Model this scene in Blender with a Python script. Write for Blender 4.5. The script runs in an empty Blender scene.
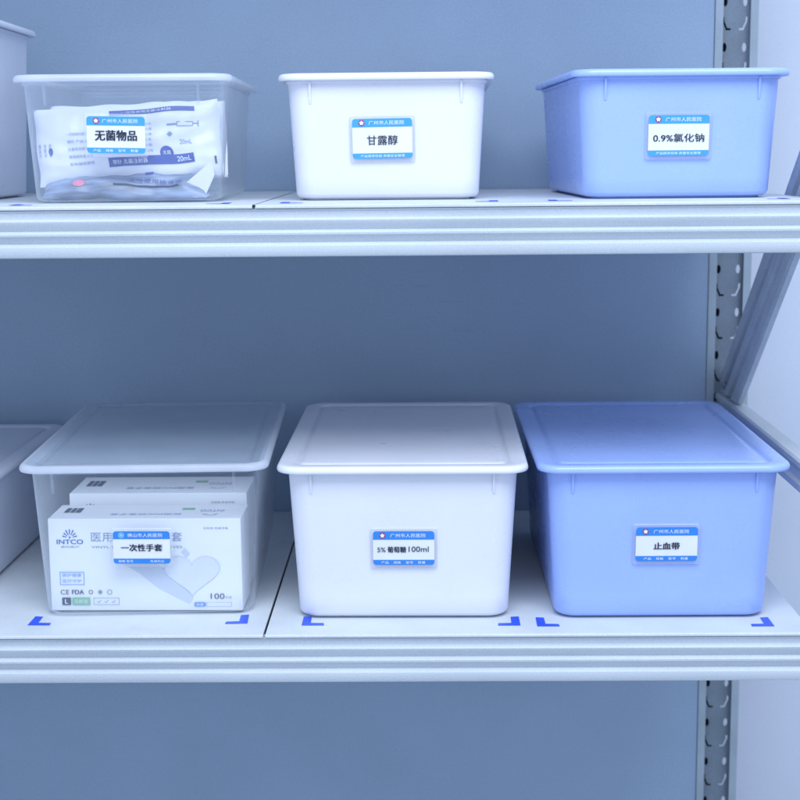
import bpy, bmesh, math, random
from mathutils import Vector, Matrix, noise
random.seed(7)
scene = bpy.context.scene
COL = scene.collection
PI = math.pi
HS = 0.4101          # height of the upper deck above the lower one

# ------------------------------------------------------------------ materials
def mat(name):
    m = bpy.data.materials.new(name); m.use_nodes = True
    nt = m.node_tree; nt.nodes.clear()
    out = nt.nodes.new('ShaderNodeOutputMaterial')
    return m, nt, out

def nd(nt, t, **kw):
    n = nt.nodes.new(t)
    for k, v in kw.items(): setattr(n, k, v)
    return n

def varied(nt, col, scale=30.0, amount=0.06, detail=4.0, stretch=None):
    """base colour with a little procedural wear"""
    tc = nd(nt, 'ShaderNodeTexCoord')
    src = tc.outputs['Object']
    if stretch:
        mp = nd(nt, 'ShaderNodeMapping'); mp.inputs['Scale'].default_value = stretch
        nt.links.new(src, mp.inputs['Vector']); src = mp.outputs['Vector']
    nz = nd(nt, 'ShaderNodeTexNoise'); nz.inputs['Scale'].default_value = scale
    nz.inputs['Detail'].default_value = detail
    nt.links.new(src, nz.inputs['Vector'])
    cr = nd(nt, 'ShaderNodeValToRGB')
    a = [c * (1 - amount) for c in col]; b = [min(1, c * (1 + amount)) for c in col]
    cr.color_ramp.elements[0].position = 0.3; cr.color_ramp.elements[0].color = (*a, 1)
    cr.color_ramp.elements[1].position = 0.7; cr.color_ramp.elements[1].color = (*b, 1)
    nt.links.new(nz.outputs['Fac'], cr.inputs['Fac'])
    return cr.outputs['Color'], nz.outputs['Fac'], src

def tcobj(nt): return nd(nt, 'ShaderNodeTexCoord').outputs['Object']

def principled(name, col, rough=0.4, scale=30, amount=0.05, bump=0.0, bump_scale=400, metal=0.0, spec=0.5, sss=0.0, stretch=None, coat=0.0, wear=0.0, grain=0.0):
    m, nt, out = mat(name)
    p = nd(nt, 'ShaderNodeBsdfPrincipled')
    c, f, src = varied(nt, col, scale, amount, stretch=stretch)
    nt.links.new(c, p.inputs['Base Color'])
    p.inputs['Roughness'].default_value = rough
    p.inputs['Metallic'].default_value = metal
    p.inputs['Specular IOR Level'].default_value = spec
    p.inputs['Coat Weight'].default_value = coat
    mr = nd(nt, 'ShaderNodeMapRange')
    mr.inputs['To Min'].default_value = rough * 0.85; mr.inputs['To Max'].default_value = min(1, rough * 1.2)
    nt.links.new(f, mr.inputs['Value']); nt.links.new(mr.outputs['Result'], p.inputs['Roughness'])
    if wear:
        mp = nd(nt, 'ShaderNodeMapping'); mp.inputs['Scale'].default_value = (18, 18, 260); mp.inputs['Rotation'].default_value = (0.35, 0.2, 0.9)
        nt.links.new(src, mp.inputs['Vector'])
        n2 = nd(nt, 'ShaderNodeTexNoise'); n2.inputs['Scale'].default_value = 1.0; n2.inputs['Detail'].default_value = 5
        nt.links.new(mp.outputs['Vector'], n2.inputs['Vector'])
        n3 = nd(nt, 'ShaderNodeTexNoise'); n3.inputs['Scale'].default_value = 9.0; n3.inputs['Detail'].default_value = 6
        nt.links.new(src, n3.inputs['Vector'])
        s2 = nd(nt, 'ShaderNodeMapRange'); s2.inputs['From Min'].default_value = 0.60; s2.inputs['From Max'].default_value = 0.72
        nt.links.new(n2.outputs['Fac'], s2.inputs['Value'])
        s3 = nd(nt, 'ShaderNodeMapRange'); s3.inputs['From Min'].default_value = 0.45; s3.inputs['From Max'].default_value = 0.70
        nt.links.new(n3.outputs['Fac'], s3.inputs['Value'])
        mm = nd(nt, 'ShaderNodeMath', operation='MULTIPLY'); nt.links.new(s2.outputs[0], mm.inputs[0]); nt.links.new(s3.outputs[0], mm.inputs[1])
        md = nd(nt, 'ShaderNodeMath', operation='MULTIPLY'); md.inputs[1].default_value = wear; nt.links.new(mm.outputs[0], md.inputs[0])
        mc = nd(nt, 'ShaderNodeMix', data_type='RGBA'); mc.inputs['B'].default_value = (*[v * 0.72 for v in col], 1)
        nt.links.new(md.outputs[0], mc.inputs['Factor']); nt.links.new(c, mc.inputs['A']); nt.links.new(mc.outputs['Result'], p.inputs['Base Color'])
        ra = nd(nt, 'ShaderNodeMath', operation='MULTIPLY_ADD'); ra.inputs[1].default_value = 0.25
        nt.links.new(mm.outputs[0], ra.inputs[0]); nt.links.new(mr.outputs['Result'], ra.inputs[2]); nt.links.new(ra.outputs[0], p.inputs['Roughness'])
    if sss:
        p.inputs['Subsurface Weight'].default_value = sss
        p.inputs['Subsurface Radius'].default_value = (0.01, 0.01, 0.012)
        p.inputs['Subsurface Scale'].default_value = 0.4
    if grain:
        ng = nd(nt, 'ShaderNodeTexNoise'); ng.inputs['Scale'].default_value = 620; ng.inputs['Detail'].default_value = 2
        nt.links.new(tcobj(nt), ng.inputs['Vector'])
        gr = nd(nt, 'ShaderNodeMapRange'); gr.inputs['From Min'].default_value = 0.3; gr.inputs['From Max'].default_value = 0.7
        gr.inputs['To Min'].default_value = 1 - grain; gr.inputs['To Max'].default_value = 1 + grain
        nt.links.new(ng.outputs['Fac'], gr.inputs['Value'])
        old = p.inputs['Base Color'].links[0].from_socket
        vm = nd(nt, 'ShaderNodeVectorMath', operation='SCALE')
        nt.links.new(old, vm.inputs[0]); nt.links.new(gr.outputs['Result'], vm.inputs['Scale'])
        nt.links.new(vm.outputs['Vector'], p.inputs['Base Color'])
    if bump:
        nz = nd(nt, 'ShaderNodeTexNoise'); nz.inputs['Scale'].default_value = bump_scale; nz.inputs['Detail'].default_value = 3
        nt.links.new(src, nz.inputs['Vector'])
        b = nd(nt, 'ShaderNodeBump'); b.inputs['Strength'].default_value = bump; b.inputs['Distance'].default_value = 0.0005
        nt.links.new(nz.outputs['Fac'], b.inputs['Height']); nt.links.new(b.outputs['Normal'], p.inputs['Normal'])
    nt.links.new(p.outputs['BSDF'], out.inputs['Surface'])
    return m

def frosted(name, col, haze_lo, haze_hi, rough=0.3, gloss=1.0):
    """thin milky polypropylene: see-through face on, milkier edge on"""
    m, nt, out = mat(name)
    tr = nd(nt, 'ShaderNodeBsdfTransparent'); tr.inputs['Color'].default_value = (0.975, 0.985, 1.0, 1)
    df = nd(nt, 'ShaderNodeBsdfDiffuse')
    tl = nd(nt, 'ShaderNodeBsdfTranslucent')
    c, f, src = varied(nt, col, 22, 0.05)
    nt.links.new(c, df.inputs['Color']); nt.links.new(c, tl.inputs['Color'])
    mk = nd(nt, 'ShaderNodeMixShader'); mk.inputs[0].default_value = 0.6
    nt.links.new(df.outputs[0], mk.inputs[1]); nt.links.new(tl.outputs[0], mk.inputs[2])
    lw = nd(nt, 'ShaderNodeLayerWeight'); lw.inputs['Blend'].default_value = 0.35
    mr = nd(nt, 'ShaderNodeMapRange'); mr.inputs['To Min'].default_value = haze_lo; mr.inputs['To Max'].default_value = haze_hi
    nt.links.new(lw.outputs['Facing'], mr.inputs['Value'])
    mx = nd(nt, 'ShaderNodeMixShader')
    nt.links.new(mr.outputs['Result'], mx.inputs[0]); nt.links.new(tr.outputs[0], mx.inputs[1]); nt.links.new(mk.outputs[0], mx.inputs[2])
    gl = nd(nt, 'ShaderNodeBsdfGlossy'); gl.inputs['Roughness'].default_value = rough
    # Schlick reflectance, the same from either side of the thin wall
    l2 = nd(nt, 'ShaderNodeLayerWeight'); l2.inputs['Blend'].default_value = 0.5
    pw = nd(nt, 'ShaderNodeMath', operation='POWER'); pw.inputs[1].default_value = 5.0
    nt.links.new(l2.outputs['Facing'], pw.inputs[0])
    mu = nd(nt, 'ShaderNodeMath', operation='MULTIPLY_ADD'); mu.inputs[1].default_value = 0.7 * gloss; mu.inputs[2].default_value = 0.035 * gloss
    nt.links.new(pw.outputs[0], mu.inputs[0])
    m2 = nd(nt, 'ShaderNodeMixShader')
    nt.links.new(mu.outputs[0], m2.inputs[0]); nt.links.new(mx.outputs[0], m2.inputs[1]); nt.links.new(gl.outputs[0], m2.inputs[2])
    nt.links.new(m2.outputs[0], out.inputs['Surface'])
    return m

M = {}
M['white_plastic'] = principled('white_plastic', (0.735, 0.745, 0.83), 0.28, 14, 0.02, bump=0.08, bump_scale=900, sss=0.12, wear=0.25, grain=0.012)
M['blue_plastic'] = principled('blue_plastic', (0.34, 0.47, 0.90), 0.27, 14, 0.03, bump=0.08, bump_scale=900, sss=0.10, wear=0.25, grain=0.025)
M['grey_plastic'] = principled('grey_plastic', (0.68, 0.71, 0.82), 0.4, 14, 0.03, bump=0.08, bump_scale=900, wear=0.25, grain=0.030)
M['clear_plastic'] = frosted('clear_plastic', (0.86, 0.91, 0.98), 0.085, 0.62, 0.28)
M['clear_lid'] = frosted('clear_lid', (0.74, 0.84, 0.98), 0.30, 0.78, 0.3)
M['clear_rim'] = frosted('clear_rim', (0.86, 0.89, 0.96), 0.80, 0.97, 0.3)
M['deck_paint'] = principled('deck_paint', (0.55, 0.59, 0.63), 0.38, 18, 0.05, bump=0.15, bump_scale=700, wear=0.50, grain=0.060)
M['beam_paint'] = principled('beam_paint', (0.52, 0.565, 0.62), 0.34, 20, 0.05, bump=0.12, bump_scale=700, stretch=(0.25, 1, 1), wear=0.35, grain=0.060)
M['post_paint'] = principled('post_paint', (0.33, 0.40, 0.46), 0.45, 25, 0.08, bump=0.2, bump_scale=500, wear=0.50, grain=0.080)
M['web_shade_bolt_paint'] = principled('web_shade_bolt_paint', (0.20, 0.25, 0.31), 0.5, 25, 0.1, bump=0.2, bump_scale=500, grain=0.100)  # post paint darkened, the recessed web's shade in its colour; bolts share it
M['brace_paint'] = principled('brace_paint', (0.50, 0.55, 0.61), 0.45, 25, 0.08, bump=0.2, bump_scale=500, wear=0.50, grain=0.100)
M['panel_paint'] = principled('panel_paint', (0.29, 0.385, 0.52), 0.55, 6, 0.05, bump=0.25, bump_scale=600, wear=0.20, grain=0.110)
M['wall_paint'] = principled('wall_paint', (0.66, 0.71, 0.82), 0.8, 5, 0.03, bump=0.3, bump_scale=300, grain=0.040)
M['floor_paint'] = principled('floor_paint', (0.35, 0.38, 0.42), 0.5, 5, 0.08)
M['dark_gap'] = principled('dark_gap', (0.015, 0.018, 0.03), 0.8)
M['blue_tape'] = principled('blue_tape', (0.035, 0.10, 0.75), 0.4, 60, 0.08)
M['card'] = principled('card', (0.74, 0.76, 0.82), 0.35, 60, 0.02)
M['band'] = principled('band', (0.05, 0.33, 0.80), 0.35, 60, 0.04)
M['band_deep'] = principled('band_deep', (0.03, 0.22, 0.68), 0.35, 60, 0.04)
M['ink'] = principled('ink', (0.015, 0.018, 0.04), 0.5)
M['ink_navy'] = principled('ink_navy', (0.05, 0.07, 0.20), 0.5)
M['print_white'] = principled('print_white', (0.80, 0.86, 0.92), 0.5)
M['print_pale'] = principled('print_pale', (0.45, 0.66, 0.90), 0.5)
M['emblem_red'] = principled('emblem_red', (0.35, 0.06, 0.16), 0.5)
M['emblem_green'] = principled('emblem_green', (0.25, 0.60, 0.72), 0.5)
M['carton'] = principled('carton', (0.84, 0.86, 0.89), 0.5, 25, 0.02, bump=0.1, bump_scale=500)
M['print_blue'] = principled('print_blue', (0.06, 0.14, 0.46), 0.5)
M['print_grey'] = principled('print_grey', (0.22, 0.28, 0.40), 0.5)
M['print_lilac'] = principled('print_lilac', (0.22, 0.31, 0.52), 0.5)
M['print_dark'] = principled('print_dark', (0.03, 0.05, 0.12), 0.5)
M['print_green'] = principled('print_green', (0.22, 0.50, 0.30), 0.5)
M['print_sky'] = principled('print_sky', (0.12, 0.30, 0.66), 0.5)
M['glove_light'] = principled('glove_light', (0.74, 0.77, 0.83), 0.5, 30, 0.05)
M['glove_shade'] = principled('glove_shade', (0.60, 0.66, 0.77), 0.5, 30, 0.06)
M['glove_edge'] = principled('glove_edge', (0.64, 0.69, 0.78), 0.5)
M['pouch'] = principled('pouch', (0.76, 0.78, 0.85), 0.3, 25, 0.04, bump=0.25, bump_scale=160)
M['pouch_blue'] = principled('pouch_blue', (0.24, 0.30, 0.42), 0.3, 70, 0.45, stretch=(0.35, 1, 2.2), bump=0.25, bump_scale=160)
M['pouch_ink'] = principled('pouch_ink', (0.06, 0.11, 0.40), 0.4, 60, 0.08)
M['pouch_pink'] = principled('pouch_pink', (0.75, 0.25, 0.38), 0.4, 60, 0.08)
def acrylic():
    m, nt, out = mat('acrylic')
    tr = nd(nt, 'ShaderNodeBsdfTransparent'); tr.inputs['Color'].default_value = (0.97, 0.98, 1, 1)
    gl = nd(nt, 'ShaderNodeBsdfPrincipled'); gl.inputs['Roughness'].default_value = 0.12
    c, f, s = varied(nt, (0.80, 0.83, 0.90), 60, 0.02); nt.links.new(c, gl.inputs['Base Color'])
    lw = nd(nt, 'ShaderNodeLayerWeight'); lw.inputs['Blend'].default_value = 0.45
    mr = nd(nt, 'ShaderNodeMapRange'); mr.inputs['To Min'].default_value = 0.16; mr.inputs['To Max'].default_value = 0.75
    nt.links.new(lw.outputs['Facing'], mr.inputs['Value'])
    mx = nd(nt, 'ShaderNodeMixShader'); nt.links.new(mr.outputs['Result'], mx.inputs[0])
    nt.links.new(tr.outputs[0], mx.inputs[1]); nt.links.new(gl.outputs[0], mx.inputs[2])
    nt.links.new(mx.outputs[0], out.inputs['Surface'])
    return m
M['acrylic'] = acrylic()

# ------------------------------------------------------------------ helpers
def link_mesh(name, me, m, parent=None, loc=(0, 0, 0), rot=(0, 0, 0), smooth=None):
    if m is not None:
        me.materials.clear()
        for mm in (m if isinstance(m, (list, tuple)) else [m]): me.materials.append(mm)
    if smooth is not None:
        for p in me.polygons: p.use_smooth = True
        me.set_sharp_from_angle(angle=math.radians(smooth))
    o = bpy.data.objects.new(name, me); COL.objects.link(o)
    o.location = loc; o.rotation_euler = rot
    if parent is not None: o.parent = parent
    return o

def obj(name, bm, m, parent=None, loc=(0, 0, 0), rot=(0, 0, 0), smooth=None, normals=True):
    if normals: bmesh.ops.recalc_face_normals(bm, faces=bm.faces)
    me = bpy.data.meshes.new(name); bm.to_mesh(me); bm.free()
    return link_mesh(name, me, m, parent, loc, rot, smooth)

def thing(name, label, cat, loc=(0, 0, 0), rotz=0.0, group=None):
    o = bpy.data.objects.new(name, None); COL.objects.link(o)
    o.empty_display_size = 0.02
    o.location = loc; o.rotation_euler = (0, 0, rotz)
    o['label'] = label; o['category'] = cat
    if group: o['group'] = group
    return o

def box(bm, x0, x1, y0, y1, z0, z1, bev=0.0):
    r = bmesh.ops.create_cube(bm, size=1.0)
    vs = r['verts']
    bmesh.ops.scale(bm, vec=(x1 - x0, y1 - y0, z1 - z0), verts=vs)
    bmesh.ops.translate(bm, vec=((x0 + x1) / 2, (y0 + y1) / 2, (z0 + z1) / 2), verts=vs)
    if bev:
        es = {e for v in vs for e in v.link_edges}
        bmesh.ops.bevel(bm, geom=list(es), offset=bev, segments=3, affect='EDGES', profile=0.6)

def rrect(w, l, r, n=8, x0=0.0, y0=0.0):
    """rounded rectangle outline, centred at x0, y from y0 to y0+l"""
    pts = []
    for cx, cy, a0 in ((w / 2 - r, r, -90), (w / 2 - r, l - r, 0), (-w / 2 + r, l - r, 90), (-w / 2 + r, r, 180)):
        for k in range(n + 1):
            t = math.radians(a0 + 90 * k / n)
            pts.append((x0 + cx + r * math.cos(t), y0 + cy + r * math.sin(t)))
    return pts

def bridge(bm, loops, cap_first=False, cap_last=False):
    rows = [[bm.verts.new(p) for p in lp] for lp in loops]
    n = len(rows[0])
    for a, b in zip(rows, rows[1:]):
        for i in range(n):
            j = (i + 1) % n
            bm.faces.new((a[i], a[j], b[j], b[i]))
    if cap_first: bm.faces.new(rows[0][::-1])
    if cap_last: bm.faces.new(rows[-1])
    return rows

def extrude_profile(bm, prof, x0, x1, axis='x'):
    """closed profile of (y, z) pairs swept along x"""
    a = [bm.verts.new((x0, y, z)) for y, z in prof]
    b = [bm.verts.new((x1, y, z)) for y, z in prof]
    n = len(prof)
    for i in range(n):
        j = (i + 1) % n
        bm.faces.new((a[i], a[j], b[j], b[i]))
    bm.faces.new(a[::-1]); bm.faces.new(b)

_tn = [0]
def text_data(body, bold=0.0, spacing=1.0, res=3):
    """text outlines -> mesh verts/faces in the xy plane, normalised to its own bounds"""
    c = bpy.data.curves.new('lettering', 'FONT'); c.body = body; c.size = 1.0; c.offset = bold
    c.space_character = spacing; c.resolution_u = res; c.align_x = 'LEFT'
    o = bpy.data.objects.new('lettering', c); COL.objects.link(o)
    bpy.context.view_layer.update()
    me = bpy.data.meshes.new_from_object(o.evaluated_get(bpy.context.evaluated_depsgraph_get()))
    bpy.data.objects.remove(o); bpy.data.curves.remove(c)
    vs = [v.co.copy() for v in me.vertices]; fs = [tuple(p.vertices) for p in me.polygons]
    bpy.data.meshes.remove(me)
    return vs, fs

def put_text(bm, body, cx, cz, height, width=None, bold=0.0, spacing=1.0, fn=None, y=0.0, rot=0.0):
    """text standing in the xz plane, facing -y, centred on (cx, cz)"""
    if bold:
        # heavier strokes: the same outlines overprinted with tiny shifts, each a hair in front of the last
        for k, (dx, dz) in enumerate(((-1, -.5), (1, -.5), (-1, .5), (1, .5))):
            e = bold * height
            put_text(bm, body, cx + dx * e, cz + dz * e, height, width, 0.0, spacing, fn, y - 0.00002 * (k + 1), rot)
    vs, fs = text_data(body, 0.0, spacing)
    if not vs: return
    x0 = min(v.x for v in vs); x1 = max(v.x for v in vs); y0 = min(v.y for v in vs); y1 = max(v.y for v in vs)
    sc = height / (y1 - y0)
    sx = sc if width is None else width / (x1 - x0)
    out = []
    cr, sr = math.cos(rot), math.sin(rot)
    for v in vs:
        a = (v.x - (x0 + x1) / 2) * sx; b = (v.y - (y0 + y1) / 2) * sc
        a, b = a * cr - b * sr, a * sr + b * cr
        p = (cx + a, y, cz + b)
        if fn: p = fn(p[0], p[2])
        out.append(bm.verts.new(p))
    for f in fs:
        try: bm.faces.new([out[i] for i in f])
        except ValueError: pass

def poly(bm, pts, y=0.0, fn=None):
    vs = [bm.verts.new(fn(a, b) if fn else (a, y, b)) for a, b in pts]
    return bm.faces.new(vs)

def rect(bm, x0, x1, z0, z1, y=0.0, fn=None, n=1):
    for k in range(n):
        a = x0 + (x1 - x0) * k / n; b = x0 + (x1 - x0) * (k + 1) / n
        poly(bm, ((a, z0), (b, z0), (b, z1), (a, z1)), y, fn)

def frame_rect(bm, x0, x1, z0, z1, t, y=0.0, fn=None):
    rect(bm, x0, x1, z0, z0 + t, y, fn); rect(bm, x0, x1, z1 - t, z1, y, fn)
    rect(bm, x0, x0 + t, z0 + t, z1 - t, y, fn); rect(bm, x1 - t, x1, z0 + t, z1 - t, y, fn)

def disc(bm, cx, cz, r, y=0.0, n=20, fn=None, r2=None):
    poly(bm, [(cx + r * math.cos(2 * PI * k / n), cz + (r2 or r) * math.sin(2 * PI * k / n)) for k in range(n)], y, fn)

def ring2(bm, cx, cz, r, t, y=0.0, n=24):
    a = [(cx + r * math.cos(2 * PI * k / n), y, cz + r * math.sin(2 * PI * k / n)) for k in range(n)]
    b = [(cx + (r - t) * math.cos(2 * PI * k / n), y, cz + (r - t) * math.sin(2 * PI * k / n)) for k in range(n)]
    va = [bm.verts.new(p) for p in a]; vb = [bm.verts.new(p) for p in b]
    for i in range(n):
        j = (i + 1) % n; bm.faces.new((va[i], va[j], vb[j], vb[i]))

class Print:
    """every printed line, field or figure becomes a part of its own"""
    def __init__(self, name, m, parent): self.name, self.m, self.parent = name, m, parent
    def _do(self, f, a, k, name=None):
        bm = bmesh.new(); f(bm, *a, **k); return obj(name or self.name, bm, M[self.m], self.parent, normals=False)
    def text(self, *a, **k): return self._do(put_text, a, k)
    def rect(self, *a, **k): return self._do(rect, a, k)
    def frame(self, *a, **k): return self._do(frame_rect, a, k)
    def disc(self, *a, **k): return self._do(disc, a, k)
    def ring(self, *a, **k): return self._do(ring2, a, k)
    def poly(self, *a, **k): return self._do(poly, a, k)
    def fill(self, f): return self._do(f, (), {})

def rounded_top(x0, x1, z0, z1, r, top=True, n=6):
    pts = []
    if top:
        pts += [(x0, z0), (x1, z0)]
        pts += [(x1 - r + r * math.cos(t), z1 - r + r * math.sin(t)) for t in [PI / 2 * k / n for k in range(n + 1)]]
        pts += [(x0 + r - r * math.sin(t), z1 - r + r * math.cos(t)) for t in [PI / 2 * k / n for k in range(n + 1)]]
    else:
        pts += [(x1, z1), (x0, z1)]
        pts += [(x0 + r - r * math.cos(t), z0 + r - r * math.sin(t)) for t in [PI / 2 * k / n for k in range(n + 1)]]
        pts += [(x1 - r + r * math.sin(t), z0 + r - r * math.cos(t)) for t in [PI / 2 * k / n for k in range(n + 1)]]
    return pts

# ------------------------------------------------------------------ camera
right = Vector((0.99987894, 0.01281848, -0.00882026))
down = Vector((-0.00661045, -0.16321293, -0.98656872))
fwd = Vector((-0.0140859, 0.98650759, -0.16310844))
cam_d = bpy.data.cameras.new('camera'); cam = bpy.data.objects.new('camera', cam_d); COL.objects.link(cam)
mw = Matrix.Identity(4)
for i in range(3):
    mw[i][0] = right[i]; mw[i][1] = -down[i]; mw[i][2] = -fwd[i]
mw[0][3], mw[1][3], mw[2][3] = 0.0, -1.38628, 0.45679
cam.matrix_world = mw
cam_d.sensor_width = 36.0; cam_d.lens = 36.0 * 1500 / 800
cam_d.clip_start = 0.02; cam_d.clip_end = 100
cam_d.dof.use_dof = True; cam_d.dof.focus_distance = 1.45; cam_d.dof.aperture_fstop = 9.0
scene.camera = cam

# ------------------------------------------------------------------ the setting
def struct(name, bm, m, **kw):
    o = obj(name, bm, m, **kw); o['kind'] = 'structure'; return o
bm = bmesh.new(); box(bm, -2.6, 2.6, 0.66, 0.74, -0.75, 1.9); struct('wall', bm, M['wall_paint'])
bm = bmesh.new(); box(bm, -2.6, 2.6, -2.2, 0.655, -0.80, -0.75); struct('floor', bm, M['floor_paint'])

# ------------------------------------------------------------------ storage rack
rack = thing('storage_rack', 'pale grey steel storage rack with two decks, ribbed front beams and perforated posts', 'shelf rack', (0, 0, -0.75))
def rpart(name, bm, m, smooth=None, parent=None):
    par = parent or rack
    o = obj(name, bm, m, par, smooth=smooth)
    if par is rack: o.location = (0, 0, 0.75)
    return o
XR, XL, XD = 0.373, -1.202, -0.1525
LIP = [(0.0, 0.4101), (-0.0016, 0.4096), (-0.0024, 0.4086), (-0.0024, 0.4070), (-0.0012, 0.4060)]
def beam_profile(z0):
    p = [(0.012, 0.4060), (-0.0012, 0.4060), (-0.0008, 0.4052), (0.0006, 0.4042), (0.0016, 0.4000), (0.0016, 0.3984),
         (-0.0022, 0.3976), (-0.0040, 0.3962), (-0.0038, 0.3945), (-0.0005, 0.3890), (0.0008, 0.3872),
         (-0.0024, 0.3860), (-0.0044, 0.3846), (-0.0042, 0.3828), (-0.0008, 0.3776), (0.0006, 0.3756),
         (-0.0026, 0.3742), (-0.0048, 0.3726), (-0.0050, 0.3706), (-0.0044, 0.3644), (-0.0036, 0.3630), (-0.0020, 0.3624),
         (0.020, 0.3624), (0.020, 0.3660), (0.012, 0.3680)]
    return [(y, z - 0.4101 + z0) for y, z in p]
for z0 in (1.02, HS, 0.0):  # topmost deck is out of view, its height set to shade the back panel
    for xa, xb in ((XL, -0.677), (-0.6765, XD - 0.0012), (XD + 0.0012, XR)):
        bm = bmesh.new()
        # deck sheet with a folded front lip and a return underneath
        prof = [(0.499, z0), (0.0, z0), (-0.0016, z0 - 0.0005), (-0.0024, z0 - 0.0014), (-0.0024, z0 - 0.0030), (-0.0012, z0 - 0.0037),
                (0.012, z0 - 0.0037), (0.012, z0 - 0.0022), (0.499, z0 - 0.0022)]
        extrude_profile(bm, prof, xa, xb)
        d = rpart('deck_panel', bm, M['deck_paint'], smooth=35)
    # dark seam channel under the joint
    for xs in (XD, -0.6768):
        bm = bmesh.new(); box(bm, xs - 0.004, xs + 0.004, 0.004, 0.497, z0 - 0.012, z0 - 0.0045)
        rpart('seam_channel', bm, M['dark_gap'])
    bm = bmesh.new(); extrude_profile(bm, beam_profile(z0), XL, 0.4145)
    rpart('front_beam', bm, M['beam_paint'], smooth=25)
    bm = bmesh.new(); box(bm, XL, 0.3600, 0.470, 0.499, z0 - 0.045, z0 - 0.0030, 0.002)
    rpart('rear_beam', bm, M['beam_paint'], smooth=40)
    for xs in (-0.42, 0.11):
        bm = bmesh.new(); box(bm, xs - 0.02, xs + 0.02, 0.022, 0.469, z0 - 0.03, z0 - 0.0030, 0.002)
        rpart('deck_stiffener', bm, M['beam_paint'], smooth=40)
bm = bmesh.new(); box(bm, XL, 0.3612, 0.5015, 0.5035, -0.70, 1.15)
rpart('back_panel', bm, M['panel_paint'])

def make_post(x0, x1, yf, flip=1):
    """perforated C section open to the front: two lips, two flanges and a web with keyhole slots"""
    bm = bmesh.new()
    t = 0.0016; d = 0.014 * flip; lip = 0.0096
    prof = [(x0, yf), (x0 + lip, yf), (x0 + lip, yf + t * flip), (x0 + t, yf + t * flip), (x0 + t, yf + d), (x0, yf + d)]
    for pr in (prof, [(x0 + x1 - a, b) for a, b in prof]):
        a = [bm.verts.new((p[0], p[1], -0.75)) for p in pr]; b = [bm.verts.new((p[0], p[1], 1.15)) for p in pr]
        n = len(pr)
        for i in range(n):
            j = (i + 1) % n; bm.faces.new((a[i], a[j], b[j], b[i]))
        bm.faces.new(a[::-1]); bm.faces.new(b)
    post = rpart('post', bm, M['post_paint'])
    # web: one pitch of punched sheet (a flat curve with holes), repeated up the post into one mesh
    cu = bpy.data.curves.new('post_web', 'CURVE'); cu.dimensions = '2D'; cu.fill_mode = 'BOTH'; cu.extrude = 0.0008
    def spl(pts):
        s = cu.splines.new('POLY'); s.points.add(len(pts) - 1); s.use_cyclic_u = True
        for q, p in zip(s.points, pts): q.co = (p[0], p[1], 0, 1)
    w = (x1 - x0) / 2 - t; PITCH = 0.0546
    spl([(-w, -0.012), (w, -0.012), (w, PITCH - 0.012), (-w, PITCH - 0.012)])
    for sx in (-1, 1):
        spl([(sx * 0.0122 + 0.0027 * math.cos(a), 0.0056 * math.sin(a)) for a in [2 * PI * k / 14 for k in range(14)]])
        spl([(sx * 0.0155, 0.0365), (sx * 0.0155, 0.0315), (sx * 0.0108, 0.0205), (sx * 0.0050, 0.0205), (sx * 0.0050, 0.0230), (sx * 0.0092, 0.0230), (sx * 0.0130, 0.0315), (sx * 0.0130, 0.0365)])
    o = bpy.data.objects.new('post_web', cu); COL.objects.link(o); bpy.context.view_layer.update()
    cell = bpy.data.meshes.new_from_object(o.evaluated_get(bpy.context.evaluated_depsgraph_get()))
    bpy.data.objects.remove(o); bpy.data.curves.remove(cu)
    bm = bmesh.new()
    for k in range(34):
        n0 = len(bm.verts); bm.from_mesh(cell); bm.verts.ensure_lookup_table()
        for v in bm.verts[n0:]: v.co.y += -0.73 + k * PITCH
    me = bpy.data.meshes.new('post_web'); bm.to_mesh(me); bm.free(); bpy.data.meshes.remove(cell)
    link_mesh('post_web', me, M['web_shade_bolt_paint'], post, ((x0 + x1) / 2, yf + d - 0.001 * flip, 0), (PI / 2, 0, 0))
    # dark strip added behind the left holes, painting the shade inside the post
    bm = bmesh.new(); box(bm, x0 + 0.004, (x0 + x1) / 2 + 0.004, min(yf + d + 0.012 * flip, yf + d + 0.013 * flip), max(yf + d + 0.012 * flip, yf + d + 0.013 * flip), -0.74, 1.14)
    obj('hole_shade_strip', bm, M['dark_gap'], post)
    return post
make_post(0.3622, 0.4147, 0.500)
make_post(-1.2600, -1.2075, 0.500)
for xa, xb in ((0.4162, 0.4560), (-1.2600, -1.2075)):
    bm = bmesh.new(); box(bm, xa, xb, -0.010, 0.030, -0.75, 1.15, 0.002)
    rpart('front_post', bm, M['post_paint'], smooth=40)
# side rails and the diagonal brace of the end frame
for z0 in (0.153,):
    bm = bmesh.new()
    prof = [(-0.376, -0.001), (-0.3735, -0.003), (-0.3735, -0.008), (-0.3765, -0.011), (-0.3765, -0.022), (-0.3735, -0.025), (-0.3735, -0.032), (-0.376, -0.034), (-0.392, -0.034), (-0.392, -0.001)]
    a = [bm.verts.new((-p[0], 0.0325, z0 + p[1])) for p in prof]; b = [bm.verts.new((-p[0], 0.4985, z0 + p[1])) for p in prof]
    n = len(prof)
    for i in range(n):
        j = (i + 1) % n; bm.faces.new((a[i], a[j], b[j], b[i]))
    bm.faces.new(a); bm.faces.new(b)
    rpart('side_rail', bm, M['beam_paint'], smooth=20)
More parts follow.
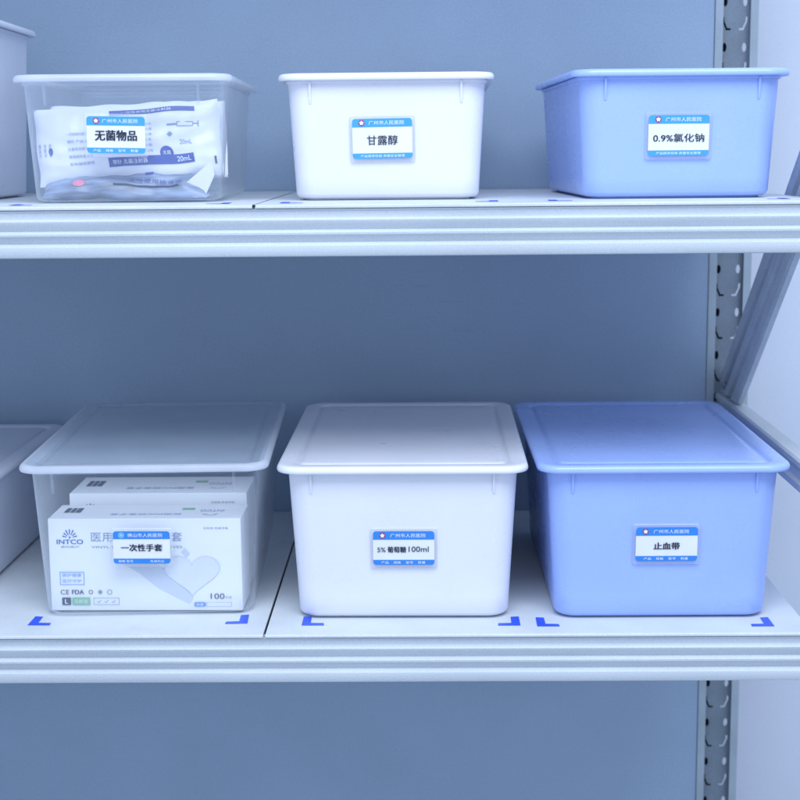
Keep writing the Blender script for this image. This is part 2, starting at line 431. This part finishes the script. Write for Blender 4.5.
# brace: ribbed channel, long axis from low at the back to high at the front
bm = bmesh.new()
W = 0.080
ribs = [(-0.5, 0.0), (-0.5, -0.006), (-0.44, -0.008), (-0.24, -0.008), (-0.21, 0.0030), (-0.15, 0.0030), (-0.08, -0.008), (0.08, -0.008), (0.15, 0.0030), (0.21, 0.0030), (0.24, -0.008), (0.44, -0.008), (0.5, -0.006), (0.5, 0.0)]
SL = 0.778                                    # fall of the brace, z per unit of y
dirv = Vector((0, -1, SL)).normalized(); nv = Vector((0, SL, 1)).normalized()
mid = Vector((0.3880, 0.3771, 0.2245))
a, b = [], []
for u, dx in ribs:
    q = mid + nv * (u * W) + Vector((dx, 0, 0))
    # cut level where it sits on the rail, square where it meets the post
    t0 = max((0.1535 - q.z) / dirv.z, (0.5100 - q.y) / dirv.y)
    t1 = (0.0330 - q.y) / dirv.y
    a.append(bm.verts.new(q + dirv * t0)); b.append(bm.verts.new(q + dirv * t1))
for i in range(len(ribs)):
    j = (i + 1) % len(ribs); bm.faces.new((a[i], a[j], b[j], b[i]))
bm.faces.new(a); bm.faces.new(b)
rpart('diagonal_brace', bm, M['brace_paint'], smooth=20)
# hex bolts fixing the brace and the rail to the post
for y_, z_ in ((0.472, 0.166), (0.452, 0.150)):
    bm = bmesh.new()
    bmesh.ops.create_cone(bm, cap_ends=True, segments=6, radius1=0.0048, radius2=0.0044, depth=0.004)
    bmesh.ops.rotate(bm, cent=(0, 0, 0), matrix=Matrix.Rotation(-PI / 2, 3, 'Y'), verts=bm.verts)
    bmesh.ops.translate(bm, vec=(0.3775 if z_ > 0.16 else 0.3725, y_, z_ if z_ > 0.16 else 0.134), verts=bm.verts)
    rpart('bolt', bm, M['web_shade_bolt_paint'])
# bolt closing the seam on the upper beam lip, as in the picture a small dark hole
for z0 in (HS,):
    bm = bmesh.new()
    bmesh.ops.create_uvsphere(bm, u_segments=12, v_segments=8, radius=0.0016)
    bmesh.ops.translate(bm, vec=(XD + 0.0002, -0.0022, z0 - 0.0012), verts=bm.verts)
    rpart('rivet', bm, M['dark_gap'], smooth=60)

# blue corner tapes stuck on the decks (L marks)
def tape(x, y, z, sx, arm=0.022, w=0.0085, wob=0.0):
    bm = bmesh.new()
    pts = [(0, 0), (sx * arm, 0), (sx * (arm - 0.0008), w * 0.86), (sx * w, w * 0.92), (sx * (w - 0.0004), arm * 1.25), (0, arm * 1.3)]
    c, s = math.cos(wob), math.sin(wob)
    vs = [bm.verts.new((x + c * a - s * b, y + s * a + c * b, z + 0.0004)) for a, b in pts]
    bm.faces.new(vs)
    if bm.faces[:] and True:
        bm.normal_update()
        for f in bm.faces:
            if f.normal.z < 0: f.normal_flip()
    o = obj('corner_tape', bm, M['blue_tape'], rack, (0, 0, 0.75), normals=False)
    return o
for x, y, sx, wob in ((-0.1185, 0.0255, 1, 0), (0.0955, 0.0225, -1, 0.0), (-0.3890, 0.0300, 1, -0.02), (-0.1725, 0.0325, -1, 0.05), (0.1115, 0.0195, 1, -0.02), (0.3410, 0.0165, -1, 0.0)):
    tape(x, y, 0.0, sx, wob=wob)
for x, y, sx in ((-0.1320, 0.0340, 1), (0.0740, 0.0340, -1), (-0.3880, 0.0330, 1), (-0.1800, 0.0330, -1), (0.1220, 0.0360, 1), (0.3480, 0.0350, -1)):
    tape(x, y, HS, sx)

# ------------------------------------------------------------------ storage bins
BIG = dict(W=0.2459, L=0.3836, h=0.1576, ov=0.0105, bi=0.0191)
SMALL = dict(W=0.2117, L=0.3423, h=0.1228, ov=0.0087, bi=0.0153)
TALL = dict(W=0.2800, L=0.3900, h=0.1865, ov=0.0090, bi=0.0165)
LT = 0.0072

def make_bin(label, spec, mats, loc, rotz, group=None, cat='storage bin'):
    t = thing('storage_bin', label, cat, loc, rotz, group)
    W, L, h, ov, bi = (spec[k] for k in ('W', 'L', 'h', 'ov', 'bi'))
    ht = h - LT
    body_m, lid_m, rim_m = mats
    def lp(ins, z, r=0.021): return [(x, y, z) for x, y in rrect(W - 2 * ins, L - 2 * ins, max(r, 0.004), 8, 0, ins)]
    bm = bmesh.new()
    loops = [lp(ov, ht + 0.002)]
    for k in range(9):
        f = k / 8; z = ht * (1 - f) + 0.0065 * f
        loops.append(lp(ov + (bi - ov) * (1 - z / ht), z, 0.021 - 0.001 * f))
    for k in range(1, 6):
        a = PI / 2 * k / 5
        loops.append(lp(bi + 0.0055 * (1 - math.cos(a)), 0.0048 * (1 - math.sin(a)) + 0.0020, 0.020 - 0.0045 * (1 - math.cos(a))))
    loops.append(lp(bi + 0.0080, 0.0020, 0.0135))
    loops.append(lp(bi + 0.0085, 0.0004, 0.0130))
    loops.append(lp(bi + 0.0120, 0.0004, 0.0110))
    loops.append(lp(bi + 0.0130, 0.0018, 0.0105))
    bridge(bm, loops, cap_last=True)
    body = obj('bin_body', bm, body_m, t, smooth=40)
    # rolled collar under the lid
    bm = bmesh.new()
    bridge(bm, [lp(ov + 0.001, ht - 0.0030), lp(ov - 0.0012, ht - 0.0027), lp(ov - 0.0016, ht - 0.002), lp(ov - 0.0016, ht + 0.0005), lp(ov + 0.001, ht + 0.0008)])
    obj('collar', bm, body_m if rim_m is None else body_m, t, smooth=40)
    # short ribs under the rim near the corners
    xr = W / 2 - ov - 0.0235
    for sx in (-1, 1):
        bm = bmesh.new(); hz = 0.022
        y_at = lambda z: ov + (bi - ov) * (1 - z / ht)
        z1 = ht - 0.001; z0 = ht - hz
        x0, x1 = sx * xr - 0.0011, sx * xr + 0.0011
        pr = [(y_at(z1) + 0.001, z1), (y_at(z1) - 0.0032, z1), (y_at(z0) - 0.0013, z0 + 0.003), (y_at(z0) - 0.0005, z0), (y_at(z0) + 0.001, z0)]
        extrude_profile(bm, pr, x0, x1)
        obj('rib', bm, body_m, t)
    # lid
    bm = bmesh.new()
    def ll(ins, z, r): return [(x, y, z) for x, y in rrect(W - 2 * ins, L - 2 * ins, r, 10, 0, ins)]
    R0 = 0.024
    loops = [ll(ov + 0.0005, ht + 0.0016, R0 - 0.008), ll(0.0022, ht + 0.0004, R0 - 0.002), ll(0.0008, ht + 0.0002, R0 - 0.0008), ll(0.0002, ht + 0.0010, R0), ll(0.0, ht + 0.0024, R0), ll(0.0003, h - 0.0030, R0), ll(0.0012, h - 0.0012, R0 - 0.0006),
             ll(0.0030, h - 0.0002, R0 - 0.002), ll(0.0055, h, R0 - 0.004)]
    n_rim = len(loops)
    loops += [ll(0.0150, h - 0.0003, R0 - 0.010), ll(0.0170, h - 0.0008, R0 - 0.011), ll(0.0185, h - 0.0024, R0 - 0.012), ll(0.0200, h - 0.0027, R0 - 0.013), ll(0.0222, h - 0.0022, R0 - 0.014), ll(0.0235, h - 0.0012, R0 - 0.015), ll(0.0265, h - 0.0008, R0 - 0.016)]
    for f in (0.045, 0.065, 0.085):
        loops.append(ll(f, h - 0.0008 - 0.00004 * (f * 100 - 2), max(0.0255 - f * 0.2, 0.004)))
    bridge(bm, loops, cap_last=True)
    lid = obj('lid', bm, lid_m if rim_m is None else [lid_m, rim_m], t, smooth=50)
    if rim_m is not None:
        nf = len(loops[0])
        for i, p in enumerate(lid.data.polygons):
            p.material_index = 1 if i < nf * (n_rim - 1) else 0
    t['_b'] = 1; del t['_b']
    return t, spec

def make_label(b, spec, cx, cz, words, title, style, hw=0.0585, hh=0.0385, tilt=0.0, band='band'):
    """acrylic holder with a printed card on the sloping front"""
    h, ov, bi = spec['h'] - LT, spec['ov'], spec['bi']
    slope = math.atan2(bi - ov, h)
    y = ov + (bi - ov) * (1 - cz / h)
    e = bpy.data.objects.new('label_holder', None)
    bm = bmesh.new()
    bw, bh = hw + 0.005, hh + 0.006
    pts = rrect(bw, bh, 0.0022, 4, 0, -bh / 2 - 0.0006)
    # back plate outline rises toward the viewer (-y)
    def lpp(ins, yy):
        q = rrect(bw - 2 * ins, bh - 2 * ins, 0.0022, 4, 0, -bh / 2 + ins - 0.0006)
        return [(a, yy, c) for a, c in q]
    bridge(bm, [lpp(0, 0.0002), lpp(0, -0.0022), lpp(0.0005, -0.0027)], cap_first=True, cap_last=True)
    hold = obj('label_holder', bm, M['acrylic'], b, (cx, y, cz), (slope, tilt, 0), smooth=40)
    bm = bmesh.new(); poly(bm, [(p[0], p[1]) for p in [(a, c) for a, c in rrect(hw, hh, 0.0030, 5, 0, -hh / 2)]], -0.0030)
    obj('card', bm, M['card'], hold, normals=False)
    top = hh / 2; bt = -hh / 2
    hb = 0.0080 if style != 'low' else 0.0085; fb = 0.0052
    bm = bmesh.new(); poly(bm, rounded_top(-hw / 2, hw / 2, top - hb, top, 0.003), -0.0033)
    obj('header_band', bm, M[band], hold, normals=False)
    bm = bmesh.new(); poly(bm, rounded_top(-hw / 2, hw / 2, bt, bt + fb, 0.003, False), -0.0033)
    obj('footer_band', bm, M[band], hold, normals=False)
    ex = -hw / 2 + 0.0092; ez = top - hb / 2
    if style != 'glove':
        bm = bmesh.new(); disc(bm, ex, ez, 0.0031, -0.0036); obj('emblem_ring', bm, M['emblem_red'], hold, normals=False)
        bm = bmesh.new(); poly(bm, [(ex + (0.0024 if k % 2 == 0 else 0.00145) * math.sin(2 * PI * k / 10), ez + (0.0024 if k % 2 == 0 else 0.00145) * math.cos(2 * PI * k / 10)) for k in range(10)], -0.0039)
        obj('emblem_star', bm, M['print_white'], hold, normals=False)
    else:
        bm = bmesh.new(); ring2(bm, ex - 0.001, ez, 0.0030, 0.0008, -0.0036); disc(bm, ex - 0.001, ez, 0.0017, -0.0036); obj('emblem_ring', bm, M['emblem_green'], hold, normals=False)
    bm = bmesh.new(); put_text(bm, title, 0.0042 if style != 'glove' else 0.0035, ez, 0.0040, 0.0345, y=-0.0036)
    obj('header_lettering', bm, M['print_white'], hold, normals=False)
    fz = bt + fb / 2
    fl = Print('footer_lettering', 'print_white', hold)
    if style == 'glove':
        fl.text('规格 型号', -0.0160, fz, 0.0026, 0.0145, y=-0.0036)
        fl.text('先进先出', 0.0150, fz, 0.0024, 0.0135, y=-0.0036)
    elif style == 'up':
        fl.text('产品按序存放 质量安全管理', 0, fz, 0.0024, 0.0430, y=-0.0036)
    else:
        for i, w in enumerate(('产品', '规格', '型号', '数量')):
            fl.text(w, -0.0185 + 0.0120 * i, fz, 0.0026, 0.0072, y=-0.0036)
    nl = Print('name_lettering', 'ink', hold)
    for body, x, z, hgt, wid, bold in words: nl.text(body, x, z, hgt, wid, bold, y=-0.0036)
    return hold

WHITE = (M['white_plastic'], M['white_plastic'], None)
BLUE = (M['blue_plastic'], M['blue_plastic'], None)
GREY = (M['grey_plastic'], M['grey_plastic'], None)
CLEAR = (M['clear_plastic'], M['clear_lid'], M['clear_rim'])
G = 'lidded storage bins on the rack'
HOSP = '广州市人民医院'
b, s = make_bin('white lidded bin labelled 甘露醇, on the upper deck between clear and blue bins', SMALL, WHITE, (-0.0327, 0.0904, HS), -0.0171, G)
make_label(b, s, -0.0036, 0.0600, [('甘露醇', 0.000, -0.0015, 0.0092, 0.0300, 0.010)], HOSP, 'up', tilt=math.radians(-0.6))
b, s = make_bin('periwinkle blue lidded bin labelled 0.9%氯化钠, at the right of the upper deck', SMALL, BLUE, (0.2513, 0.0672, HS), 0.0358, G)
make_label(b, s, -0.0026, 0.0602, [('0.9%氯化钠', 0.000, -0.0022, 0.0078, 0.0490, 0.014)], HOSP, 'up')
b, s = make_bin('clear frosted bin labelled 无菌物品 holding syringe pouches, on the upper deck', SMALL, CLEAR, (-0.2856, 0.0689, HS), 0.0283, G)
make_label(b, s, -0.0064, 0.0655, [('无菌物品', 0.000, -0.0005, 0.0098, 0.0400, 0.030)], HOSP, 'low', hw=0.0560, hh=0.0350, tilt=math.radians(1.2))
b, s = make_bin('white lidded bin labelled 5%葡萄糖100ml, on the lower deck between clear and blue bins', BIG, WHITE, (-0.0190, 0.0263, 0), -0.010, G)
make_label(b, s, 0.0009, 0.0746, [('5%', -0.0218, -0.0016, 0.0048, 0.0080, 0.008), ('葡萄糖', -0.0068, -0.0014, 0.0060, 0.0182, 0.026), ('100ml', 0.0146, -0.0010, 0.0056, 0.0195, 0.008)], HOSP, 'low', hw=0.0600, hh=0.0345, band='band_deep')
b, s = make_bin('periwinkle blue lidded bin labelled 止血带, at the right of the lower deck', BIG, BLUE, (0.2352, 0.0243, 0), 0.003, G)
make_label(b, s, 0.0031, 0.0778, [('止血带', 0.000, -0.0018, 0.0070, 0.0250, 0.04)], HOSP, 'low', hw=0.0600, hh=0.0345, band='band_deep')
b, s = make_bin('clear frosted bin labelled 一次性手套 holding glove boxes, on the lower deck', BIG, CLEAR, (-0.2732, 0.0400, 0), 0.036, G)
make_label(b, s, -0.0040, 0.0730, [('一次性手套', 0.000, -0.0002, 0.0072, 0.0405, 0.035)], '佛山市人民医院', 'glove', hw=0.0560, hh=0.0335, tilt=math.radians(0.8), band='band_deep')
make_bin('tall grey white lidded bin cut off by the left edge, on the upper deck', TALL, GREY, (-0.5705, -0.010, HS), 0.015, G)
make_bin('grey white lidded bin cut off by the left edge, on the lower deck', SMALL, GREY, (-0.5555, 0.1300, 0), -0.015, G)

# ------------------------------------------------------------------ glove boxes in the lower clear bin
def glove_box(label, w, d, h, loc, rotz, full=True):
    t = thing('glove_box', label, 'glove box', loc, rotz, 'glove boxes in the clear bin')
    bm = bmesh.new(); box(bm, -w / 2, w / 2, 0, d, 0, h, 0.0008)
    # lid tuck line on the top face
    obj('carton', bm, M['carton'], t, smooth=40)
    Y = -0.0004
    L0 = -w / 2
    # ---- front print
    def P(name, m): return Print(name, m, t)
    def logo(bm):
        cx, cz = L0 + 0.0215, h - 0.0195
        for k in range(7):
            a = math.radians(15 + 25 * k); c, s_ = math.cos(a), math.sin(a)
            r0, r1, wd = 0.0032, (0.0088 if k in (2, 3, 4) else 0.0076), 0.0007
            poly(bm, [(cx + c * r0 - s_ * wd * .5, cz + s_ * r0 + c * wd * .5), (cx + c * r0 + s_ * wd * .5, cz + s_ * r0 - c * wd * .5), (cx + c * r1 + s_ * wd, cz + s_ * r1 - c * wd), (cx + c * r1 - s_ * wd, cz + s_ * r1 + c * wd)], Y)
        disc(bm, cx, cz + 0.0006, 0.0010, Y)
    P('sunburst_logo', 'print_blue').fill(logo)
    P('logo_lettering', 'print_blue').text('INTCO', L0 + 0.0215, h - 0.0235, 0.0047, 0.0265, 0.035, y=Y)
    g = P('small_lettering', 'print_grey')
    g.text('英科医疗', L0 + 0.0215, h - 0.0287, 0.0024, 0.0190, y=Y)
    g.text('无粉型 检查手套', w / 2 - 0.0250, h - 0.0098, 0.0022, 0.0250, y=Y)
    g.text('VINYL EXAMINATION GLOVES', -0.0080, h - 0.0290, 0.0024, 0.0915, y=Y)
    P('title_lettering', 'print_lilac').text('医用PVC检查手套', -0.0080, h - 0.0185, 0.0098, 0.0915, y=Y)
    # glove picture: two gloved hands making a heart
    g = P('glove_shade', 'glove_shade')
    g.poly([(L0 + 0.0680, h - 0.0430), (L0 + 0.0900, h - 0.0400), (L0 + 0.1060, h - 0.0450), (L0 + 0.1280, h - 0.0620), (L0 + 0.1440, h - 0.0820), (L0 + 0.1400, h - 0.0880), (L0 + 0.1100, h - 0.0720), (L0 + 0.0900, h - 0.0560)], Y)
    g.poly([(L0 + 0.1330, h - 0.0340), (L0 + 0.1370, h - 0.0300), (L0 + 0.1420, h - 0.0360), (L0 + 0.1380, h - 0.0400)], Y)
    def heart_pts(sc):
        hx, hz = w / 2 - 0.0500, h - 0.0560
        return [(hx + 1.2 * sc * math.sin(a) ** 3, hz + sc * (13 * math.cos(a) - 5 * math.cos(2 * a) - 2 * math.cos(3 * a) - math.cos(4 * a)) / 16) for a in [2 * PI * k / 40 for k in range(40)]]
    Y2 = Y - 0.0003
    P('glove_outline', 'glove_edge').poly(heart_pts(0.0235), Y2)
    P('glove_picture', 'glove_light').poly(heart_pts(0.0228), Y2 - 0.0002)
    Y3 = Y2 - 0.0003
    g = P('slogan', 'print_sky')
    g.frame(L0 + 0.0100, L0 + 0.0345, 0.0270, 0.0405, 0.0006, Y3)
    g.text('医护健康', L0 + 0.0222, 0.0372, 0.0036, 0.0190, y=Y3)
    g.text('医疗守护', L0 + 0.0222, 0.0312, 0.0036, 0.0190, y=Y3)
    P('count_field', 'print_sky').poly(rrect(0.0115, 0.0046, 0.0015, 4, w / 2 - 0.0430, 0.0042), Y3)
    g = P('mark', 'print_dark')
    g.text('CE', L0 + 0.0142, 0.0195, 0.0048, 0.0085, y=Y3)
    g.text('FDA', L0 + 0.0275, 0.0195, 0.0044, 0.0120, 0.03, y=Y3)
    g.ring(L0 + 0.0405, 0.0195, 0.0022, 0.0006, Y3)
    P('count_lettering', 'print_dark').text('100', w / 2 - 0.0250, 0.0150, 0.0058, 0.0140, y=Y3)
    P('size_mark', 'print_dark').rect(L0 + 0.0112, L0 + 0.0200, 0.0060, 0.0138, Y3)
    g = P('fine_mark', 'print_grey')
    g.disc(L0 + 0.0500, 0.0195, 0.0022, Y3, 6); g.ring(L0 + 0.0595, 0.0195, 0.0026, 0.0006, Y3)
    g.frame(L0 + 0.0430, L0 + 0.0690, 0.0062, 0.0136, 0.0004, Y3)
    g.text('✓ ✓ ✓', L0 + 0.0560, 0.0098, 0.0030, 0.0190, y=Y3)
    g.frame(w / 2 - 0.0365, w / 2 - 0.0110, 0.0042, 0.0088, 0.0003, Y3)
    g.text('支/盒', w / 2 - 0.0140, 0.0140, 0.0028, y=Y3)
    P('size_field', 'print_green').rect(L0 + 0.0215, L0 + 0.0395, 0.0060, 0.0138, Y3)
    g = P('white_lettering', 'print_white')
    g.text('L', L0 + 0.0156, 0.0099, 0.0046, 0.0028, 0.03, y=Y3 - .0003)
    g.text('无粉型', L0 + 0.0305, 0.0099, 0.0042, 0.0140, y=Y3 - .0003)
    g.text('数量', w / 2 - 0.0430, 0.0065, 0.0028, 0.0070, y=Y3 - .0003)
    # ---- top print (upside down, as on the real carton)
    fn = lambda a, c: (a, c, h + 0.0004)
    for k, (a0, a1) in enumerate(((0.0100, 0.0150), (0.0162, 0.0205), (0.0215, 0.0270))):
        P('top_mark', 'print_dark').rect(L0 + a0, L0 + a1, d * 0.42, d * 0.74, fn=fn)
    P('top_lettering', 'print_lilac').text('医用PVC检查手套', -0.0020, d * 0.30, d * 0.12, 0.0720, fn=fn, rot=PI)
    P('top_lettering', 'print_lilac').text('INTCO', w / 2 - 0.0330, d * 0.55, d * 0.13, 0.0240, fn=fn, rot=PI)
    def topsun(bm):
        for k in range(7):
            a = math.radians(195 + 25 * k); c, s_ = math.cos(a), math.sin(a); cx, cz = w / 2 - 0.0330, d * 0.34
            poly(bm, [(cx + c * 0.003, cz + s_ * 0.003), (cx + c * 0.0085 - s_ * .0006, cz + s_ * 0.0085 + c * .0006), (cx + c * 0.0085 + s_ * .0006, cz + s_ * 0.0085 - c * .0006)], fn=fn)
    P('top_logo', 'print_lilac').fill(topsun)
    P('top_field', 'print_green').rect(0.0320, 0.0450, d * 0.62, d * 0.74, fn=fn)
    return t
glove_box('white glove carton with blue sunburst logo, in front inside the lower clear bin', 0.1935, 0.0600, 0.0950, (-0.2775, 0.0680, 0.0030), -0.012)
glove_box('white glove carton standing behind the front one inside the lower clear bin', 0.1860, 0.0800, 0.1040, (-0.2760, 0.1420, 0.0030), -0.004)

# ------------------------------------------------------------------ syringe pouches in the upper clear bin
def pouch(label, w, hgt, thick, loc, rot, seed, m, prints=None, crease=0.004):
    t = thing('syringe_pouch', label, 'pouch', loc, 0, 'wrapped supplies in the clear bin')
    t.rotation_euler = rot
    nx, nz = 56, 26
    def surf(a, c, side=-1):
        u = (a + w / 2) / w; v = c / hgt
        u_, v_ = min(max(u, 0), 1), min(max(v, 0), 1)
        edge = min(1, 9 * u_ * (1 - u_)) ** 0.6 * min(1, 5.2 * v_ * (1 - v_)) ** 0.6
        q = Vector((a * 26 + seed * 3.1, c * 34, seed * 1.7))
        wr = noise.noise(q) * crease + noise.noise(q * 2.7) * crease * 0.5 + abs(noise.noise(Vector((a * 18, c * 70, seed)))) * crease * 0.6
        y = side * thick * 0.5 * edge + wr * (0.4 + 0.6 * edge)
        wav = 0.0025 * noise.noise(Vector((a * 30, seed, 3.3)))
        wav2 = 0.0020 * noise.noise(Vector((c * 40, seed, 9.3)))
        return (a + wav2, y, c + wav * (v_ * 2 - 1))
    bm = bmesh.new()
    for side in (-1, 1):
        g = [[bm.verts.new(surf(-w / 2 + w * i / nx, hgt * j / nz, side)) for i in range(nx + 1)] for j in range(nz + 1)]
        for j in range(nz):
            for i in range(nx): bm.faces.new((g[j][i], g[j][i + 1], g[j + 1][i + 1], g[j + 1][i]))
    bmesh.ops.remove_doubles(bm, verts=bm.verts, dist=0.0001)
    obj('wrapper', bm, m, t, smooth=60)
    if prints:
        fn = lambda a, c: (lambda p: (p[0], p[1] - 0.0007, p[2]))(surf(a, c))
        prints(t, fn, w, hgt)
    return t
def big_prints(t, fn, w, h):
    fn2 = lambda a, c: (lambda p: (p[0], p[1] - 0.0004, p[2]))(fn(a, c))
    def P(name, m): return Print(name, m, t)
    def grid(name, x0, x1, z0, z1, n=24, k=4):
        def f(bm):
            for j in range(k): rect(bm, x0, x1, z0 + (z1 - z0) * j / k, z0 + (z1 - z0) * (j + 1) / k, fn=fn, n=n)
            bmesh.ops.remove_doubles(bm, verts=bm.verts, dist=0.00005)
        P(name, 'pouch_ink').fill(f)
    grid('printed_band', -0.020, 0.064, h * 0.185, h * 0.305)
    grid('printed_band', -0.016, 0.068, h * 0.865, h * 0.925, k=3)
    P('printed_seal', 'pouch_ink').disc(0.038, h * 0.33, 0.0066, fn=fn)
    P('printed_spot', 'pouch_ink').disc(-0.0755, h * 0.44, 0.0022, fn=fn, r2=0.0036)
    g = P('printed_lettering', 'print_lilac')
    for k, w_ in enumerate(('一次性使用无菌注射器', '带针 产品说明', '灭菌有效期两年', '使用前检查包装', '如有破损禁用')): g.text(w_, -0.046, h * (0.64 - 0.095 * k), 0.0030, 0.024, fn=fn)
    for k, w_ in enumerate(('规格 10mL', '无菌 无热原', '环氧乙烷灭菌', '生产批号', '失效日期', '本品一次性')): g.text(w_, 0.017, h * (0.73 - 0.072 * k), 0.0026, 0.016, fn=fn)
    for k, w_ in enumerate(('注射器', '合格证', '检验')): g.text(w_, -0.0870 + 0.0055 * k, h * 0.46, 0.0026, 0.013, fn=fn, rot=PI / 2)
    def syr(bm):
        frame_rect(bm, 0.050, 0.066, h * 0.66, h * 0.72, 0.0006, fn=fn); rect(bm, 0.040, 0.0501, h * 0.68, h * 0.70, fn=fn)
        rect(bm, 0.0659, 0.071, h * 0.685, h * 0.70, fn=fn); rect(bm, 0.0705, 0.0715, h * 0.65, h * 0.73, fn=fn)
    P('syringe_drawing', 'print_lilac').fill(syr)
    P('printed_diamond', 'print_lilac').poly([(0.043, h * .60), (0.046, h * .565), (0.043, h * .53), (0.040, h * .565)], fn=fn)
    g.text('20mL', 0.058, h * 0.46, 0.0045, 0.012, fn=fn)
    P('edge_mark', 'print_dark').rect(0.0835, 0.0855, h * 0.15, h * 0.25, fn=fn)
    g = P('white_lettering', 'print_white')
    g.text('带针 无菌注射器', 0.001, h * 0.245, 0.0046, 0.034, fn=fn2)
    g.text('20mL', 0.054, h * 0.245, 0.0048, 0.014, fn=fn2)
    g.text('无菌', 0.038, h * 0.335, 0.0038, 0.008, fn=fn2)
    g.text('一次性使用无菌注射器', 0.020, h * 0.895, 0.0024, 0.050, fn=fn2)
pouch('large white syringe pouch with blue bands standing tilted inside the upper clear bin', 0.182, 0.074, 0.020, (-0.2855, 0.112, HS + 0.0210), (math.radians(-6), math.radians(-3.2), 0.02), 3, M['pouch'], big_prints, 0.0042)
pouch('second white syringe pouch leaning behind the large one in the upper clear bin', 0.178, 0.078, 0.020, (-0.2820, 0.140, HS + 0.0200), (math.radians(-8), math.radians(-1.5), -0.03), 8, M['pouch'], None, 0.0035)
def low_prints(t, fn, w, h):
    Print('pink_print', 'pouch_pink', t).disc(-0.046, h * 0.24, 0.0060, fn=fn, r2=0.0032)
    for k in range(9): Print('blue_print', 'pouch_ink', t).rect(-0.06 + k * 0.013, -0.052 + k * 0.013, h * (0.50 + 0.06 * (k % 3)), h * 0.62, fn=fn)
    Print('needle_streak', 'print_dark', t).rect(-0.012, 0.052, h * 0.20, h * 0.235, fn=fn, n=16)  # dark streak for the needles in the pouch
    Print('printed_lettering', 'pouch_ink', t).text('一次性使用输液器', 0.025, h * 0.33, 0.005, 0.06, fn=fn)
pouch('blue grey wrapped pouch with pink print lying under the white pouches', 0.164, 0.046, 0.018, (-0.2880, 0.095, HS + 0.0040), (math.radians(-52), 0, 0.0), 15, M['pouch_blue'], low_prints, 0.0040)
# folded triangular corner of a wrapper poking out at the lower right
t = thing('wrapper_flap', 'folded white triangular wrapper corner at the right bottom of the upper clear bin', 'wrapper', (-0.2150, 0.0990, HS + 0.0040), 0)
bm = bmesh.new()
n = 12
tri = [(-0.018, 0.012), (0.012, 0.036), (0.014, 0.022), (0.004, 0.001), (-0.004, 0.0)]
top = [bm.verts.new((a, -0.003 * math.sin(a * 160) - 0.10 * a * a, c)) for a, c in tri]
bot = [bm.verts.new((a, 0.0015 - 0.003 * math.sin(a * 160) - 0.10 * a * a, c)) for a, c in tri]
bm.faces.new(top); bm.faces.new(bot[::-1])
for i in range(len(tri)):
    j = (i + 1) % len(tri); bm.faces.new((top[i], top[j], bot[j], bot[i]))
obj('flap', bm, M['pouch'], t)

# ------------------------------------------------------------------ light
world = bpy.data.worlds.new('World'); scene.world = world; world.use_nodes = True
bg = world.node_tree.nodes['Background']
bg.inputs['Color'].default_value = (0.63, 0.765, 1.0, 1); bg.inputs['Strength'].default_value = 1.2
def area(name, loc, target, sx, sy, energy, col):
    l = bpy.data.lights.new(name, 'AREA'); l.shape = 'RECTANGLE'; l.size = sx; l.size_y = sy; l.energy = energy; l.color = col
    o = bpy.data.objects.new(name, l); COL.objects.link(o); o.location = loc
    o.rotation_euler = (Vector(target) - Vector(loc)).to_track_quat('-Z', 'Y').to_euler()
    return o
area('ceiling_light', (0.15, -1.12, 1.88), (0.0, 0.10, 0.20), 1.7, 1.0, 43, (0.82, 0.895, 1.0))
scene.cycles.transparent_max_bounces = 32
scene.cycles.max_bounces = 10
scene.view_settings.view_transform = 'Standard'; scene.view_settings.look = 'None'
scene.view_settings.exposure = 0.0; scene.view_settings.gamma = 1.0
